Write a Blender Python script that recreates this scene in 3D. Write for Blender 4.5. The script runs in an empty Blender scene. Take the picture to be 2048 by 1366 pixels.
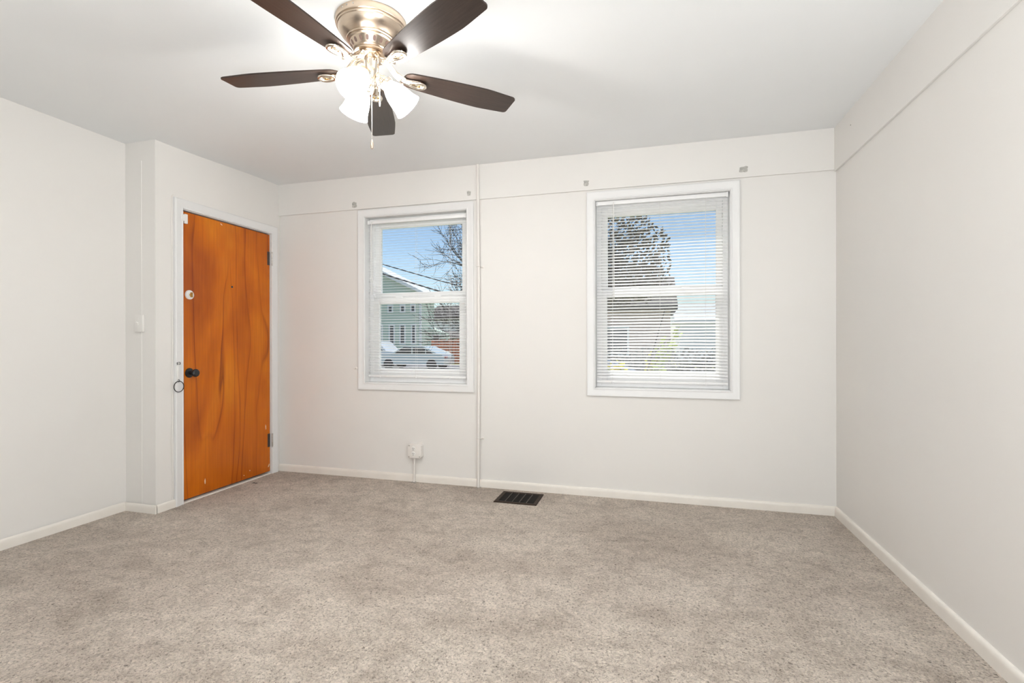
import bpy, bmesh, math, random
from mathutils import Vector, Matrix

# ------------------------------------------------------------------ camera, world, lights, exposure
sc = bpy.context.scene
C = sc.collection
random.seed(7)
PI = math.pi

F_PX, YAW, PITCH, ROLL, CAM_H = 999.37, -0.2740, -0.0005, -0.0019, 1.1032
cam_data = bpy.data.cameras.new('camera')
cam_data.sensor_fit = 'HORIZONTAL'
cam_data.sensor_width = 36.0
cam_data.lens = F_PX / 2048.0 * 36.0
cam_data.clip_start = 0.02
cam_data.clip_end = 400
cam = bpy.data.objects.new('camera', cam_data)
C.objects.link(cam)
_f = Vector((math.sin(YAW) * math.cos(PITCH), math.cos(YAW) * math.cos(PITCH), math.sin(PITCH)))
_r = Vector((math.cos(YAW), -math.sin(YAW), 0))
_u = _r.cross(_f)
_r2 = _r * math.cos(ROLL) + _u * math.sin(ROLL)
_u2 = -_r * math.sin(ROLL) + _u * math.cos(ROLL)
cam.matrix_world = Matrix(((_r2.x, _u2.x, -_f.x, 0), (_r2.y, _u2.y, -_f.y, 0), (_r2.z, _u2.z, -_f.z, CAM_H), (0, 0, 0, 1)))
sc.camera = cam

sc.view_settings.view_transform = 'Standard'
sc.view_settings.look = 'None'
sc.view_settings.gamma = 1.0
sc.view_settings.exposure = 0.02
sc.view_settings.use_curve_mapping = False

world = bpy.data.worlds.new('sky')
sc.world = world
world.use_nodes = True
wn = world.node_tree.nodes
wl = world.node_tree.links
sky = wn.new('ShaderNodeTexSky')
sky.sky_type = 'NISHITA'
sky.sun_disc = False
sky.sun_elevation = math.radians(59)
sky.sun_rotation = math.radians(110)
sky.altitude = 100
sky.air_density = 1.0
sky.dust_density = 1.0
sky.ozone_density = 1.6
wl.new(sky.outputs[0], wn['Background'].inputs[0])
SKY_STRENGTH = 0.19
wn['Background'].inputs[1].default_value = SKY_STRENGTH

def light(name, kind, loc, energy, color=(1, 1, 1), parent=None, **kw):
    d = bpy.data.lights.new(name, kind)
    d.energy = energy
    d.color = color
    for k, v in kw.items():
        setattr(d, k, v)
    o = bpy.data.objects.new(name, d)
    C.objects.link(o)
    o.location = loc
    if parent:
        o.parent = parent
    return o

def aim(o, d):
    o.rotation_euler = Vector(d).to_track_quat('-Z', 'Y').to_euler()

sun = light('sun', 'SUN', (-6, 30, 40), 4.0, (1.0, 0.95, 0.88), angle=0.01)
aim(sun, (0.22, -0.46, -0.86))
# added soft fill behind the camera; the wall there has no window
fill_back = light('rear_fill', 'AREA', (-1.15, -1.35, 1.35), 8.0, (0.95, 0.98, 1.0), shape='RECTANGLE', size=3.6, size_y=1.9)
aim(fill_back, (0, 1, 0.0))
# added fill beside the camera, out of view, to brighten the side walls
rear = light('side_fill', 'POINT', (0.92, 0.38, 1.62), 42.0, (0.96, 0.98, 1.0), shadow_soft_size=0.11)
# added fill aimed up from behind the camera to brighten the ceiling
up = light('ceiling_fill', 'AREA', (0.0, -0.75, 0.45), 44.0, (0.93, 0.97, 1.0), shape='DISK', size=0.7)
aim(up, (0.0, 0.35, 1.0))
LAMP_W = 10.5          # each of the three fan lamps
SHADE_EMIT = 34.0

# ------------------------------------------------------------------ room numbers (metres)
YB = 3.5858      # back wall face
XR = 1.1151      # right wall face
XD = -3.0772     # entry wall face (the wall with the door)
XL = -3.3327     # left wall face
YJ = 2.4737      # return wall face
YF = -1.6        # wall behind the camera
ZC = 2.44
BT = 0.014       # baseboard thickness
BAND_Z = 2.177   # lower edge of the upper wall cladding
BAND_T = 0.015
RBAND_Z = 2.166
RBAND_T = 0.013

# ------------------------------------------------------------------ material helpers
def mat(name, color=(0.8, 0.8, 0.8), rough=0.5, metal=0.0, spec=0.5, coat=0.0, coat_rough=0.1, emit=None, emit_s=0.0):
    m = bpy.data.materials.new(name)
    m.use_nodes = True
    b = m.node_tree.nodes['Principled BSDF']
    b.inputs['Base Color'].default_value = (*color, 1)
    b.inputs['Roughness'].default_value = rough
    b.inputs['Metallic'].default_value = metal
    b.inputs['Specular IOR Level'].default_value = spec
    b.inputs['Coat Weight'].default_value = coat
    b.inputs['Coat Roughness'].default_value = coat_rough
    if emit:
        b.inputs['Emission Color'].default_value = (*emit, 1)
        b.inputs['Emission Strength'].default_value = emit_s
    return m

def nodes_of(m):
    nt = m.node_tree
    return nt.nodes, nt.links, nt.nodes['Principled BSDF']

def noise(n, l, vec, scale, detail=3, rough=0.5, dist=0.0):
    t = n.new('ShaderNodeTexNoise')
    t.inputs['Scale'].default_value = scale
    t.inputs['Detail'].default_value = detail
    t.inputs['Roughness'].default_value = rough
    t.inputs['Distortion'].default_value = dist
    l.new(vec, t.inputs['Vector'])
    return t

def ramp(n, l, fac, stops):
    r = n.new('ShaderNodeValToRGB')
    e = r.color_ramp.elements
    e[0].position, e[0].color = stops[0][0], (*stops[0][1], 1)
    e[1].position, e[1].color = stops[1][0], (*stops[1][1], 1)
    for p, c in stops[2:]:
        x = e.new(p)
        x.color = (*c, 1)
    l.new(fac, r.inputs[0])
    return r

def mapping(n, l, scale=(1, 1, 1), coord='Object'):
    tc = n.new('ShaderNodeTexCoord')
    mp = n.new('ShaderNodeMapping')
    mp.inputs['Scale'].default_value = scale
    l.new(tc.outputs[coord], mp.inputs[0])
    return mp.outputs[0]

def mixc(n, l, fac, a, b, blend='MIX'):
    x = n.new('ShaderNodeMix')
    x.data_type = 'RGBA'
    x.blend_type = blend
    for s, v in ((0, fac), (6, a), (7, b)):
        if hasattr(v, 'is_output'):
            l.new(v, x.inputs[s])
        else:
            x.inputs[s].default_value = v if s == 0 else (*v, 1)
    return x.outputs[2]

def bump(n, l, height, strength, dist, bsdf):
    b = n.new('ShaderNodeBump')
    b.inputs['Strength'].default_value = strength
    b.inputs['Distance'].default_value = dist
    l.new(height, b.inputs['Height'])
    l.new(b.outputs[0], bsdf.inputs['Normal'])

def varied(name, color, amount=0.06, scale=6.0, rough=0.5, bump_s=0.0, bump_scale=60.0, bump_d=0.001, metal=0.0, spec=0.5, stretch=(1, 1, 1)):
    m = mat(name, color, rough, metal, spec)
    n, l, b = nodes_of(m)
    v = mapping(n, l, stretch)
    t = noise(n, l, v, scale, 4)
    lo = tuple(max(0, c * (1 - amount)) for c in color)
    hi = tuple(min(1, c * (1 + amount)) for c in color)
    r = ramp(n, l, t.outputs[0], [(0.3, lo), (0.7, hi)])
    l.new(r.outputs[0], b.inputs['Base Color'])
    if bump_s:
        t2 = noise(n, l, v, bump_scale, 3)
        bump(n, l, t2.outputs[0], bump_s, bump_d, b)
    return m

def paint(name, color, rough, spec=0.5):
    # rolled wall paint: nearly even colour, faint waviness and roller stipple
    m = mat(name, color, rough, 0, spec)
    n, l, b = nodes_of(m)
    v = mapping(n, l)
    t = noise(n, l, v, 1.3, 3)
    lo = tuple(c * 0.985 for c in color)
    hi = tuple(min(1, c * 1.012) for c in color)
    l.new(ramp(n, l, t.outputs[0], [(0.3, lo), (0.7, hi)]).outputs[0], b.inputs['Base Color'])
    big = noise(n, l, v, 3.0, 2)
    fine = noise(n, l, v, 140.0, 2)
    ad = n.new('ShaderNodeMath')
    ad.operation = 'MULTIPLY_ADD'
    l.new(fine.outputs[0], ad.inputs[0])
    ad.inputs[1].default_value = 0.02
    l.new(big.outputs[0], ad.inputs[2])
    bump(n, l, ad.outputs[0], 0.35, 0.012, b)
    return m

M = {}
M['wall'] = paint('wall_paint', (0.80, 0.782, 0.752), 0.5, 0.3)
M['ceiling'] = paint('ceiling_paint', (0.87, 0.885, 0.89), 0.8, 0.2)
M['trim'] = varied('trim_paint', (0.81, 0.81, 0.805), 0.01, 5, 0.32, 0.15, 40, 0.0008)
M['base'] = varied('baseboard_paint', (0.83, 0.79, 0.73), 0.03, 9, 0.36, 0.2, 30, 0.001)
M['vinyl'] = mat('white_vinyl', (0.96, 0.96, 0.96), 0.35)
M['plastic'] = mat('white_plastic', (0.86, 0.85, 0.82), 0.35)
M['switch'] = mat('painted_switch', (0.80, 0.782, 0.752), 0.4)
M['fixture_paint'] = varied('painted_metal', (0.81, 0.78, 0.74), 0.02, 12, 0.4)
M['dark_slot'] = mat('dark_slot', (0.02, 0.018, 0.016), 0.6)
M['black_metal'] = varied('black_metal', (0.012, 0.013, 0.016), 0.1, 30, 0.35)
M['steel'] = varied('worn_steel', (0.55, 0.53, 0.5), 0.1, 40, 0.35, metal=1.0)
M['hinge_dark'] = varied('tarnished_hinge', (0.05, 0.035, 0.028), 0.2, 60, 0.5)
M['brass'] = mat('brass', (0.55, 0.33, 0.11), 0.25, 1.0)
M['chip'] = varied('bare_chip', (0.85, 0.66, 0.42), 0.15, 80, 0.6)
M['scar'] = varied('bare_plaster_patch', (0.44, 0.43, 0.40), 0.35, 55, 0.8, 0.4, 120, 0.002)
M['cord'] = mat('white_cord', (0.85, 0.84, 0.82), 0.6)
M['register'] = varied('brown_register', (0.034, 0.021, 0.014), 0.15, 30, 0.6, spec=0.2)
M['register_bar'] = varied('paler_register_bar', (0.062, 0.046, 0.034), 0.15, 30, 0.5)  # cross bars a lighter brown than the frame
M['register_dark'] = mat('register_depth', (0.012, 0.009, 0.007), 0.7)
M['gap'] = mat('gap_shade', (0.05, 0.045, 0.04), 0.9)

def make_carpet():
    m = mat('carpet', (0.45, 0.38, 0.32), 0.95, 0, 0.1)
    n, l, b = nodes_of(m)
    v = mapping(n, l)
    vs = mapping(n, l, (0.75, 1.3, 1))
    big = noise(n, l, vs, 1.5, 3, 0.55, 0.7)          # brushed pile lies two ways
    blot = noise(n, l, mapping(n, l, (1.0, 1.25, 1)), 5.5, 5, 0.68, 1.1)   # footprints, scuffs
    mid = noise(n, l, v, 26.0, 4, 0.7, 0.7)
    fine = noise(n, l, v, 105.0, 3, 0.65, 0.8)        # single tufts
    r1 = ramp(n, l, big.outputs[0], [(0.36, (0.555, 0.475, 0.40)), (0.62, (0.69, 0.605, 0.52))])
    r0 = ramp(n, l, blot.outputs[0], [(0.34, (0.80, 0.785, 0.77)), (0.50, (0.99, 0.99, 0.99)), (0.68, (1.08, 1.08, 1.08))])
    r2 = ramp(n, l, mid.outputs[0], [(0.30, (0.80, 0.79, 0.78)), (0.55, (1.0, 1.0, 1.0)), (0.75, (1.08, 1.08, 1.08))])
    r3 = ramp(n, l, fine.outputs[0], [(0.28, (0.22, 0.20, 0.18)), (0.41, (0.80, 0.79, 0.78)), (0.50, (1.02, 1.02, 1.02)), (0.68, (1.26, 1.26, 1.26))])
    c = mixc(n, l, 1.0, r1.outputs[0], r0.outputs[0], 'MULTIPLY')
    c = mixc(n, l, 1.0, c, r2.outputs[0], 'MULTIPLY')
    c = mixc(n, l, 1.0, c, r3.outputs[0], 'MULTIPLY')
    l.new(c, b.inputs['Base Color'])
    ad = n.new('ShaderNodeMath')
    ad.operation = 'MULTIPLY_ADD'
    l.new(mid.outputs[0], ad.inputs[0])
    ad.inputs[1].default_value = 1.0
    l.new(fine.outputs[0], ad.inputs[2])
    bump(n, l, ad.outputs[0], 0.9, 0.016, b)
    b.inputs['Sheen Weight'].default_value = 0.15
    return m
M['carpet'] = make_carpet()

def make_door_wood():
    m = mat('varnished_birch', (0.45, 0.13, 0.02), 0.27, 0, 0.32, 0.0, 0.22)
    n, l, b = nodes_of(m)
    v = mapping(n, l, (1, 1.0, 0.16))
    t = noise(n, l, v, 2.3, 3, 0.45, 0.4)
    # growth lines: contour bands of a stretched noise field plus the position across the leaf
    sep = n.new('ShaderNodeSeparateXYZ')
    l.new(mapping(n, l), sep.inputs[0])
    ma = n.new('ShaderNodeMath')
    ma.operation = 'MULTIPLY_ADD'
    l.new(sep.outputs[1], ma.inputs[0])
    ma.inputs[1].default_value = 1.15
    sc3 = n.new('ShaderNodeMath')
    sc3.operation = 'MULTIPLY'
    sc3.inputs[1].default_value = 1.25
    l.new(t.outputs[0], sc3.inputs[0])
    l.new(sc3.outputs[0], ma.inputs[2])
    mm = n.new('ShaderNodeMath')
    mm.operation = 'MULTIPLY'
    l.new(ma.outputs[0], mm.inputs[0])
    mm.inputs[1].default_value = 6.0
    fr = n.new('ShaderNodeMath')
    fr.operation = 'FRACT'
    l.new(mm.outputs[0], fr.inputs[0])
    lines = ramp(n, l, fr.outputs[0], [(0.0, (0.55, 0.42, 0.4)), (0.05, (0.97, 0.96, 0.95)), (0.72, (1, 1, 1)), (0.92, (0.80, 0.70, 0.66)), (0.985, (0.42, 0.30, 0.28))])
    tone = noise(n, l, mapping(n, l, (1, 1.5, 0.7)), 1.7, 3, 0.5, 0.5)
    base = ramp(n, l, tone.outputs[0], [(0.30, (0.38, 0.076, 0.002)), (0.52, (0.58, 0.142, 0.003)), (0.72, (0.68, 0.205, 0.005))])
    streak = noise(n, l, mapping(n, l, (1, 26, 0.9)), 3.0, 4, 0.6)
    st = ramp(n, l, streak.outputs[0], [(0.3, (0.86, 0.84, 0.82)), (0.7, (1.06, 1.06, 1.06))])
    # fade lines away over the plainer half of the leaf
    fade = ramp(n, l, noise(n, l, mapping(n, l, (1, 1.6, 0.3)), 1.9, 2).outputs[0], [(0.38, (0.15, 0.15, 0.15)), (0.60, (1, 1, 1))])
    c = mixc(n, l, 1.0, base.outputs[0], st.outputs[0], 'MULTIPLY')
    c = mixc(n, l, fade.outputs[0], c, mixc(n, l, 1.0, c, lines.outputs[0], 'MULTIPLY'))
    l.new(c, b.inputs['Base Color'])
    return m
M['door'] = make_door_wood()

def make_blade():
    m = mat('espresso_blade', (0.05, 0.032, 0.025), 0.34, 0, 0.35, 0.08, 0.25)
    n, l, b = nodes_of(m)
    v = mapping(n, l, (1.5, 22, 22))
    t = noise(n, l, v, 6.0, 5, 0.6)
    l.new(ramp(n, l, t.outputs[0], [(0.3, (0.024, 0.015, 0.011)), (0.7, (0.043, 0.028, 0.022))]).outputs[0], b.inputs['Base Color'])
    return m
M['blade'] = make_blade()
M['nickel'] = varied('brushed_nickel', (0.70, 0.58, 0.46), 0.05, 18, 0.30, metal=1.0, stretch=(1, 1, 30))
M['nickel_bright'] = varied('polished_nickel', (0.80, 0.72, 0.62), 0.04, 12, 0.16, metal=1.0)
M['fan_dark'] = mat('fan_dark_metal', (0.06, 0.045, 0.04), 0.4, 0.6)  # plain dark metal, assigned to no part
M['vent_slot'] = mat('vent_slot', (0.16, 0.10, 0.08), 0.5)

def make_shade():
    m = bpy.data.materials.new('frosted_lit_glass')
    m.use_nodes = True
    n, l = m.node_tree.nodes, m.node_tree.links
    b = n['Principled BSDF']
    b.inputs['Base Color'].default_value = (0.9, 0.88, 0.84, 1)
    b.inputs['Roughness'].default_value = 0.35
    b.inputs['Emission Color'].default_value = (1.0, 0.975, 0.945, 1)
    b.inputs['Emission Strength'].default_value = SHADE_EMIT
    return m
M['shade'] = make_shade()
M['bulb'] = mat('lit_bulb', (1, 1, 1), 0.5, emit=(1.0, 0.93, 0.82), emit_s=30.0)

def make_glass():
    m = bpy.data.materials.new('window_glass')
    m.use_nodes = True
    n, l = m.node_tree.nodes, m.node_tree.links
    n.remove(n['Principled BSDF'])
    out = n['Material Output']
    tr = n.new('ShaderNodeBsdfTransparent')
    tr.inputs[0].default_value = (0.96, 0.975, 0.97, 1)
    gl = n.new('ShaderNodeBsdfGlossy')
    gl.inputs['Roughness'].default_value = 0.02
    lw = n.new('ShaderNodeLayerWeight')
    pw = n.new('ShaderNodeMath')
    pw.operation = 'POWER'
    pw.inputs[1].default_value = 5.0
    l.new(lw.outputs['Facing'], pw.inputs[0])
    fr = n.new('ShaderNodeMath')
    fr.operation = 'MULTIPLY_ADD'
    fr.inputs[1].default_value = 0.96
    fr.inputs[2].default_value = 0.035
    l.new(pw.outputs[0], fr.inputs[0])
    mx = n.new('ShaderNodeMixShader')
    l.new(fr.outputs[0], mx.inputs[0])
    l.new(tr.outputs[0], mx.inputs[1])
    l.new(gl.outputs[0], mx.inputs[2])
    l.new(mx.outputs[0], out.inputs[0])
    return m
M['glass'] = make_glass()

def make_slat():
    m = bpy.data.materials.new('white_slat')
    m.use_nodes = True
    n, l = m.node_tree.nodes, m.node_tree.links
    b = n['Principled BSDF']
    b.inputs['Base Color'].default_value = (0.97, 0.97, 0.97, 1)
    b.inputs['Roughness'].default_value = 0.4
    t = n.new('ShaderNodeBsdfTranslucent')
    t.inputs[0].default_value = (0.9, 0.9, 0.88, 1)
    mx = n.new('ShaderNodeMixShader')
    mx.inputs[0].default_value = 0.08
    l.new(b.outputs[0], mx.inputs[1])
    l.new(t.outputs[0], mx.inputs[2])
    l.new(mx.outputs[0], n['Material Output'].inputs[0])
    return m
M['slat'] = make_slat()

# outdoors
M['lawn'] = varied('lawn', (0.30, 0.30, 0.12), 0.35, 2.0, 0.9, 0.5, 20, 0.03)
M['asphalt'] = varied('asphalt', (0.20, 0.20, 0.21), 0.15, 5, 0.9)
M['car_white'] = mat('car_paint_white', (0.72, 0.76, 0.77), 0.25, 0, 0.5, 0.5, 0.05)
M['car_silver'] = mat('car_paint_silver', (0.60, 0.66, 0.65), 0.25, 0, 0.5, 0.5, 0.05)
M['car_glass'] = mat('car_glass', (0.03, 0.035, 0.04), 0.15)
M['tyre'] = mat('tyre', (0.025, 0.025, 0.025), 0.8)
M['tail_red'] = mat('tail_light', (0.5, 0.04, 0.03), 0.3)
M['white_trim'] = mat('house_trim', (0.78, 0.80, 0.80), 0.5)
M['pane_dark'] = mat('house_pane', (0.06, 0.07, 0.09), 0.15)
M['bark'] = varied('bark', (0.085, 0.070, 0.062), 0.3, 14, 0.9, 0.4, 40, 0.01)
M['cable'] = mat('black_cable', (0.03, 0.03, 0.035), 0.6)
M['leaf_yellow'] = varied('yellow_leaf', (0.95, 0.72, 0.04), 0.3, 8, 0.6)
M['leaf_green'] = varied('green_leaf', (0.38, 0.48, 0.05), 0.3, 8, 0.6)
M['leaf_brown'] = varied('brown_leaf', (0.17, 0.135, 0.095), 0.45, 5, 0.8)
M['hedge_leaf'] = varied('hedge_leaf', (0.20, 0.21, 0.20), 0.45, 5, 0.8)
M['roof_dark'] = varied('dark_shingle', (0.15, 0.13, 0.12), 0.25, 6, 0.9)
M['pale_wall'] = varied('pale_siding', (0.70, 0.72, 0.74), 0.06, 3, 0.7)

def siding(name, c, pitch=0.13):
    m = mat(name, c, 0.7)
    n, l, b = nodes_of(m)
    sep = n.new('ShaderNodeSeparateXYZ')
    l.new(mapping(n, l), sep.inputs[0])
    k = n.new('ShaderNodeMath')
    k.operation = 'MULTIPLY'
    k.inputs[1].default_value = 1.0 / pitch
    l.new(sep.outputs[2], k.inputs[0])
    f = n.new('ShaderNodeMath')
    f.operation = 'FRACT'
    l.new(k.outputs[0], f.inputs[0])
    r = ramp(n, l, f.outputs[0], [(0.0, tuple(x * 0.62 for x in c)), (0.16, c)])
    l.new(r.outputs[0], b.inputs['Base Color'])
    bump(n, l, f.outputs[0], 0.5, 0.02, b)
    return m
M['sage'] = siding('sage_siding', (0.56, 0.66, 0.55))

def brick(name):
    m = mat(name, (0.5, 0.3, 0.25), 0.85)
    n, l, b = nodes_of(m)
    tc = n.new('ShaderNodeTexCoord')
    sep = n.new('ShaderNodeSeparateXYZ')
    l.new(tc.outputs['Object'], sep.inputs[0])
    cb = n.new('ShaderNodeCombineXYZ')
    l.new(sep.outputs[0], cb.inputs[0])
    l.new(sep.outputs[2], cb.inputs[1])
    t = n.new('ShaderNodeTexBrick')
    t.inputs['Scale'].default_value = 4.5
    t.inputs['Color1'].default_value = (0.66, 0.47, 0.40, 1)
    t.inputs['Color2'].default_value = (0.55, 0.38, 0.33, 1)
    t.inputs['Mortar'].default_value = (0.6, 0.56, 0.52, 1)
    l.new(cb.outputs[0], t.inputs[0])
    l.new(t.outputs[0], b.inputs['Base Color'])
    return m
M['brick'] = brick('pinkish_brick')
M['fence'] = varied('red_fence_boards', (0.62, 0.18, 0.08), 0.35, 3, 0.8, stretch=(6, 6, 0.5))

# ------------------------------------------------------------------ mesh helpers
class MB:
    def __init__(self):
        self.bm = bmesh.new()

    def box(self, lo, hi, bev=0.0, seg=1):
        b = bmesh.new()
        bmesh.ops.create_cube(b, size=1.0)
        lo, hi = Vector(lo), Vector(hi)
        for v in b.verts:
            v.co = Vector(((lo[i] + hi[i]) / 2 + v.co[i] * (hi[i] - lo[i]) for i in range(3)))
        if bev:
            bmesh.ops.bevel(b, geom=list(b.edges), offset=bev, segments=seg, profile=0.5, affect='EDGES')
        return self._take(b)

    def _take(self, b, mtx=None):
        me = bpy.data.meshes.new('tmp')
        b.to_mesh(me)
        b.free()
        if mtx is not None:
            me.transform(mtx)
        self.bm.from_mesh(me)
        bpy.data.meshes.remove(me)
        return self

    def quad(self, *pts):
        self.bm.faces.new([self.bm.verts.new(p) for p in pts])
        return self

    def lathe(self, prof, seg=40, mtx=None, cap0=False, cap1=False):
        b = bmesh.new()
        rings = []
        for r, z in prof:
            if r < 1e-6:
                rings.append([b.verts.new((0, 0, z))])
            else:
                rings.append([b.verts.new((r * math.cos(2 * PI * k / seg), r * math.sin(2 * PI * k / seg), z)) for k in range(seg)])
        for A, B in zip(rings, rings[1:]):
            for k in range(seg):
                k2 = (k + 1) % seg
                if len(A) == 1 and len(B) == 1:
                    continue
                if len(A) == 1:
                    b.faces.new((A[0], B[k], B[k2]))
                elif len(B) == 1:
                    b.faces.new((A[k2], A[k], B[0]))
                else:
                    b.faces.new((A[k2], A[k], B[k], B[k2]))
        if cap0 and len(rings[0]) > 1:
            b.faces.new(rings[0])
        if cap1 and len(rings[-1]) > 1:
            b.faces.new(list(reversed(rings[-1])))
        bmesh.ops.recalc_face_normals(b, faces=b.faces)
        return self._take(b, mtx)

    def tube(self, pts, rad, seg=8, closed=False, flat=1.0):
        # rad: number or list; flat squashes the section along its second axis
        pts = [Vector(p) for p in pts]
        n = len(pts)
        rads = rad if isinstance(rad, (list, tuple)) else [rad] * n
        b = bmesh.new()
        rings = []
        prev = None
        for i, p in enumerate(pts):
            if closed:
                t = pts[(i + 1) % n] - pts[i - 1]
            else:
                t = pts[min(i + 1, n - 1)] - pts[max(i - 1, 0)]
            t.normalize()
            if prev is None:
                ref = Vector((0, 0, 1)) if abs(t.z) < 0.9 else Vector((1, 0, 0))
                s = t.cross(ref).normalized()
            else:
                s = (prev - t * prev.dot(t)).normalized()
            prev = s
            w = t.cross(s)
            rings.append([b.verts.new(p + rads[i] * (math.cos(2 * PI * k / seg) * s + flat * math.sin(2 * PI * k / seg) * w)) for k in range(seg)])
        m = n if closed else n - 1
        for i in range(m):
            A, B = rings[i], rings[(i + 1) % n]
            for k in range(seg):
                k2 = (k + 1) % seg
                b.faces.new((A[k], A[k2], B[k2], B[k]))
        if not closed:
            b.faces.new(list(reversed(rings[0])))
            b.faces.new(rings[-1])
        bmesh.ops.recalc_face_normals(b, faces=b.faces)
        return self._take(b)

    def prism(self, poly, h0, h1, f, bev=0.0):
        # poly of (u,v) extruded between heights h0,h1; f(u,v,h)->xyz
        b = bmesh.new()
        A = [b.verts.new((u, v, h0)) for u, v in poly]
        B = [b.verts.new((u, v, h1)) for u, v in poly]
        b.faces.new(list(reversed(A)))
        top = b.faces.new(B)
        n = len(poly)
        for i in range(n):
            b.faces.new((A[i], A[(i + 1) % n], B[(i + 1) % n], B[i]))
        if bev:
            bmesh.ops.bevel(b, geom=list(top.edges), offset=bev, segments=2, profile=0.5, affect='EDGES')
        for v in b.verts:
            v.co = Vector(f(*v.co))
        bmesh.ops.recalc_face_normals(b, faces=b.faces)
        return self._take(b)

    def frame(self, prof, rect, f, sides='LTRB'):
        # mitred moulding: prof of (outward offset, height); rect (u0,v0,u1,v1)
        u0, v0, u1, v1 = rect
        b = bmesh.new()
        rows = []
        for d, h in prof:
            if sides == 'LTRB':
                q = [(u0 - d, v0 - d), (u0 - d, v1 + d), (u1 + d, v1 + d), (u1 + d, v0 - d)]
            else:
                q = [(u0 - d, v0), (u0 - d, v1 + d), (u1 + d, v1 + d), (u1 + d, v0)]
            rows.append([b.verts.new(f(u, v, h)) for u, v in q])
        k = 4 if sides == 'LTRB' else 3
        for A, B in zip(rows, rows[1:]):
            for i in range(k):
                j = (i + 1) % 4
                b.faces.new((A[i], A[j], B[j], B[i]))
        bmesh.ops.recalc_face_normals(b, faces=b.faces)
        return self._take(b)

    def build(self, name, m, parent=None, smooth=True, angle=35):
        me = bpy.data.meshes.new(name)
        self.bm.to_mesh(me)
        self.bm.free()
        if smooth:
            for p in me.polygons:
                p.use_smooth = True
            me.set_sharp_from_angle(angle=math.radians(angle))
        me.materials.append(m)
        o = bpy.data.objects.new(name, me)
        C.objects.link(o)
        if parent:
            o.parent = parent
        return o

def tag(o, label=None, cat=None, group=None, kind=None):
    if label: o['label'] = label
    if cat: o['category'] = cat
    if group: o['group'] = group
    if kind: o['kind'] = kind
    return o

def thing(name, label, cat, loc=(0, 0, 0), group=None, kind=None):
    o = bpy.data.objects.new(name, None)
    o.empty_display_size = 0.05
    C.objects.link(o)
    o.location = loc
    return tag(o, label, cat, group, kind)

def struct(o, label, cat):
    return tag(o, label, cat, kind='structure')

def move(o, loc):
    o.location = loc
    return o

def copy_tree(o, parent=None):
    c = o.copy()
    C.objects.link(c)
    if parent:
        c.parent = parent
    for ch in list(o.children):
        copy_tree(ch, c)
    return c

# ------------------------------------------------------------------ room shell
def smooth01(t):
    t = max(0.0, min(1.0, t))
    return t * t * (3 - 2 * t)

def ceil_z(x, y):
    # old plaster: sags a little towards the front left
    return ZC - 0.035 * smooth01((-x - 0.9) / 2.1) * smooth01((3.55 - y) / 1.05)

mb = MB()
NX, NY = 46, 52
g = [[mb.bm.verts.new((XL - 0.2 + (XR + 0.2 - XL + 0.2) * i / NX, YF - 0.2 + (YB + 0.2 - YF + 0.2) * j / NY, 0)) for j in range(NY + 1)] for i in range(NX + 1)]
top = []
for row in g:
    for v in row:
        v.co.z = ceil_z(v.co.x, v.co.y)
for i in range(NX):
    for j in range(NY):
        mb.bm.faces.new((g[i][j], g[i][j + 1], g[i + 1][j + 1], g[i + 1][j]))
mb.box((XL - 0.2, YF - 0.2, 2.50), (XR + 0.2, YB + 0.2, 2.62))
struct(mb.build('ceiling', M['ceiling'], angle=30), 'smooth white plaster ceiling above the ceiling fan', 'ceiling')

struct(MB().box((XL - 0.2, YF - 0.2, -0.12), (XR + 0.2, YB + 0.2, 0.0)).build('floor', M['carpet']), 'worn beige cut pile carpet covering the whole floor', 'floor')

W1 = (-2.2480, 0.7700, -1.3640, 2.1110)   # clear opening x0,z0,x1,z1
W2 = (-0.3940, 0.7700, 0.5000, 2.1050)
WT = 0.20
mb = MB()
xs = [XL - 0.2, W1[0], W1[2], W2[0], W2[2], XR + 0.2]
for a, b_ in ((0, 1), (2, 3), (4, 5)):
    mb.box((xs[a], YB, -0.1), (xs[b_], YB + WT, 2.5))
for w in (W1, W2):
    mb.box((w[0], YB, -0.1), (w[2], YB + WT, w[1]))
    mb.box((w[0], YB, w[3]), (w[2], YB + WT, 2.5))
struct(mb.build('wall_back', M['wall']), 'off-white back wall with two windows and a vertical conduit', 'wall')
struct(MB().box((XR, YF - 0.2, -0.1), (XR + 0.2, YB, 2.5)).build('wall_right', M['wall']), 'plain off-white wall on the right, under a thicker upper band', 'wall')
struct(MB().box((XL - 0.2, YF - 0.2, -0.1), (XL, YJ, 2.5)).build('wall_left', M['wall']), 'plain off-white wall at the far left of the room', 'wall')
struct(MB().box((XL - 0.2, YJ, -0.1), (XD - 0.01, YJ + 0.10, 2.5)).build('wall_return', M['wall']), 'narrow return wall carrying the light switch', 'wall')
struct(MB().box((XL - 0.2, YF - 0.2, -0.1), (XR + 0.2, YF, 2.5)).build('wall_front', M['wall']), 'wall behind the viewer', 'wall')
DY0, DY1, DZ1 = 2.664, 3.484, 2.008       # door opening
mb = MB()
mb.box((XD - 0.2, YJ + 0.10, -0.1), (XD - 0.01, DY0, 2.5))
mb.box((XD - 0.01, YJ, -0.1), (XD, DY0, 2.5))
mb.box((XD - 0.2, DY1, -0.1), (XD, YB, 2.5))
mb.box((XD - 0.2, DY0, DZ1), (XD, DY1, 2.5))
struct(mb.build('wall_entry', M['wall']), 'off-white wall around the orange wooden entrance door', 'wall')

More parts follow.
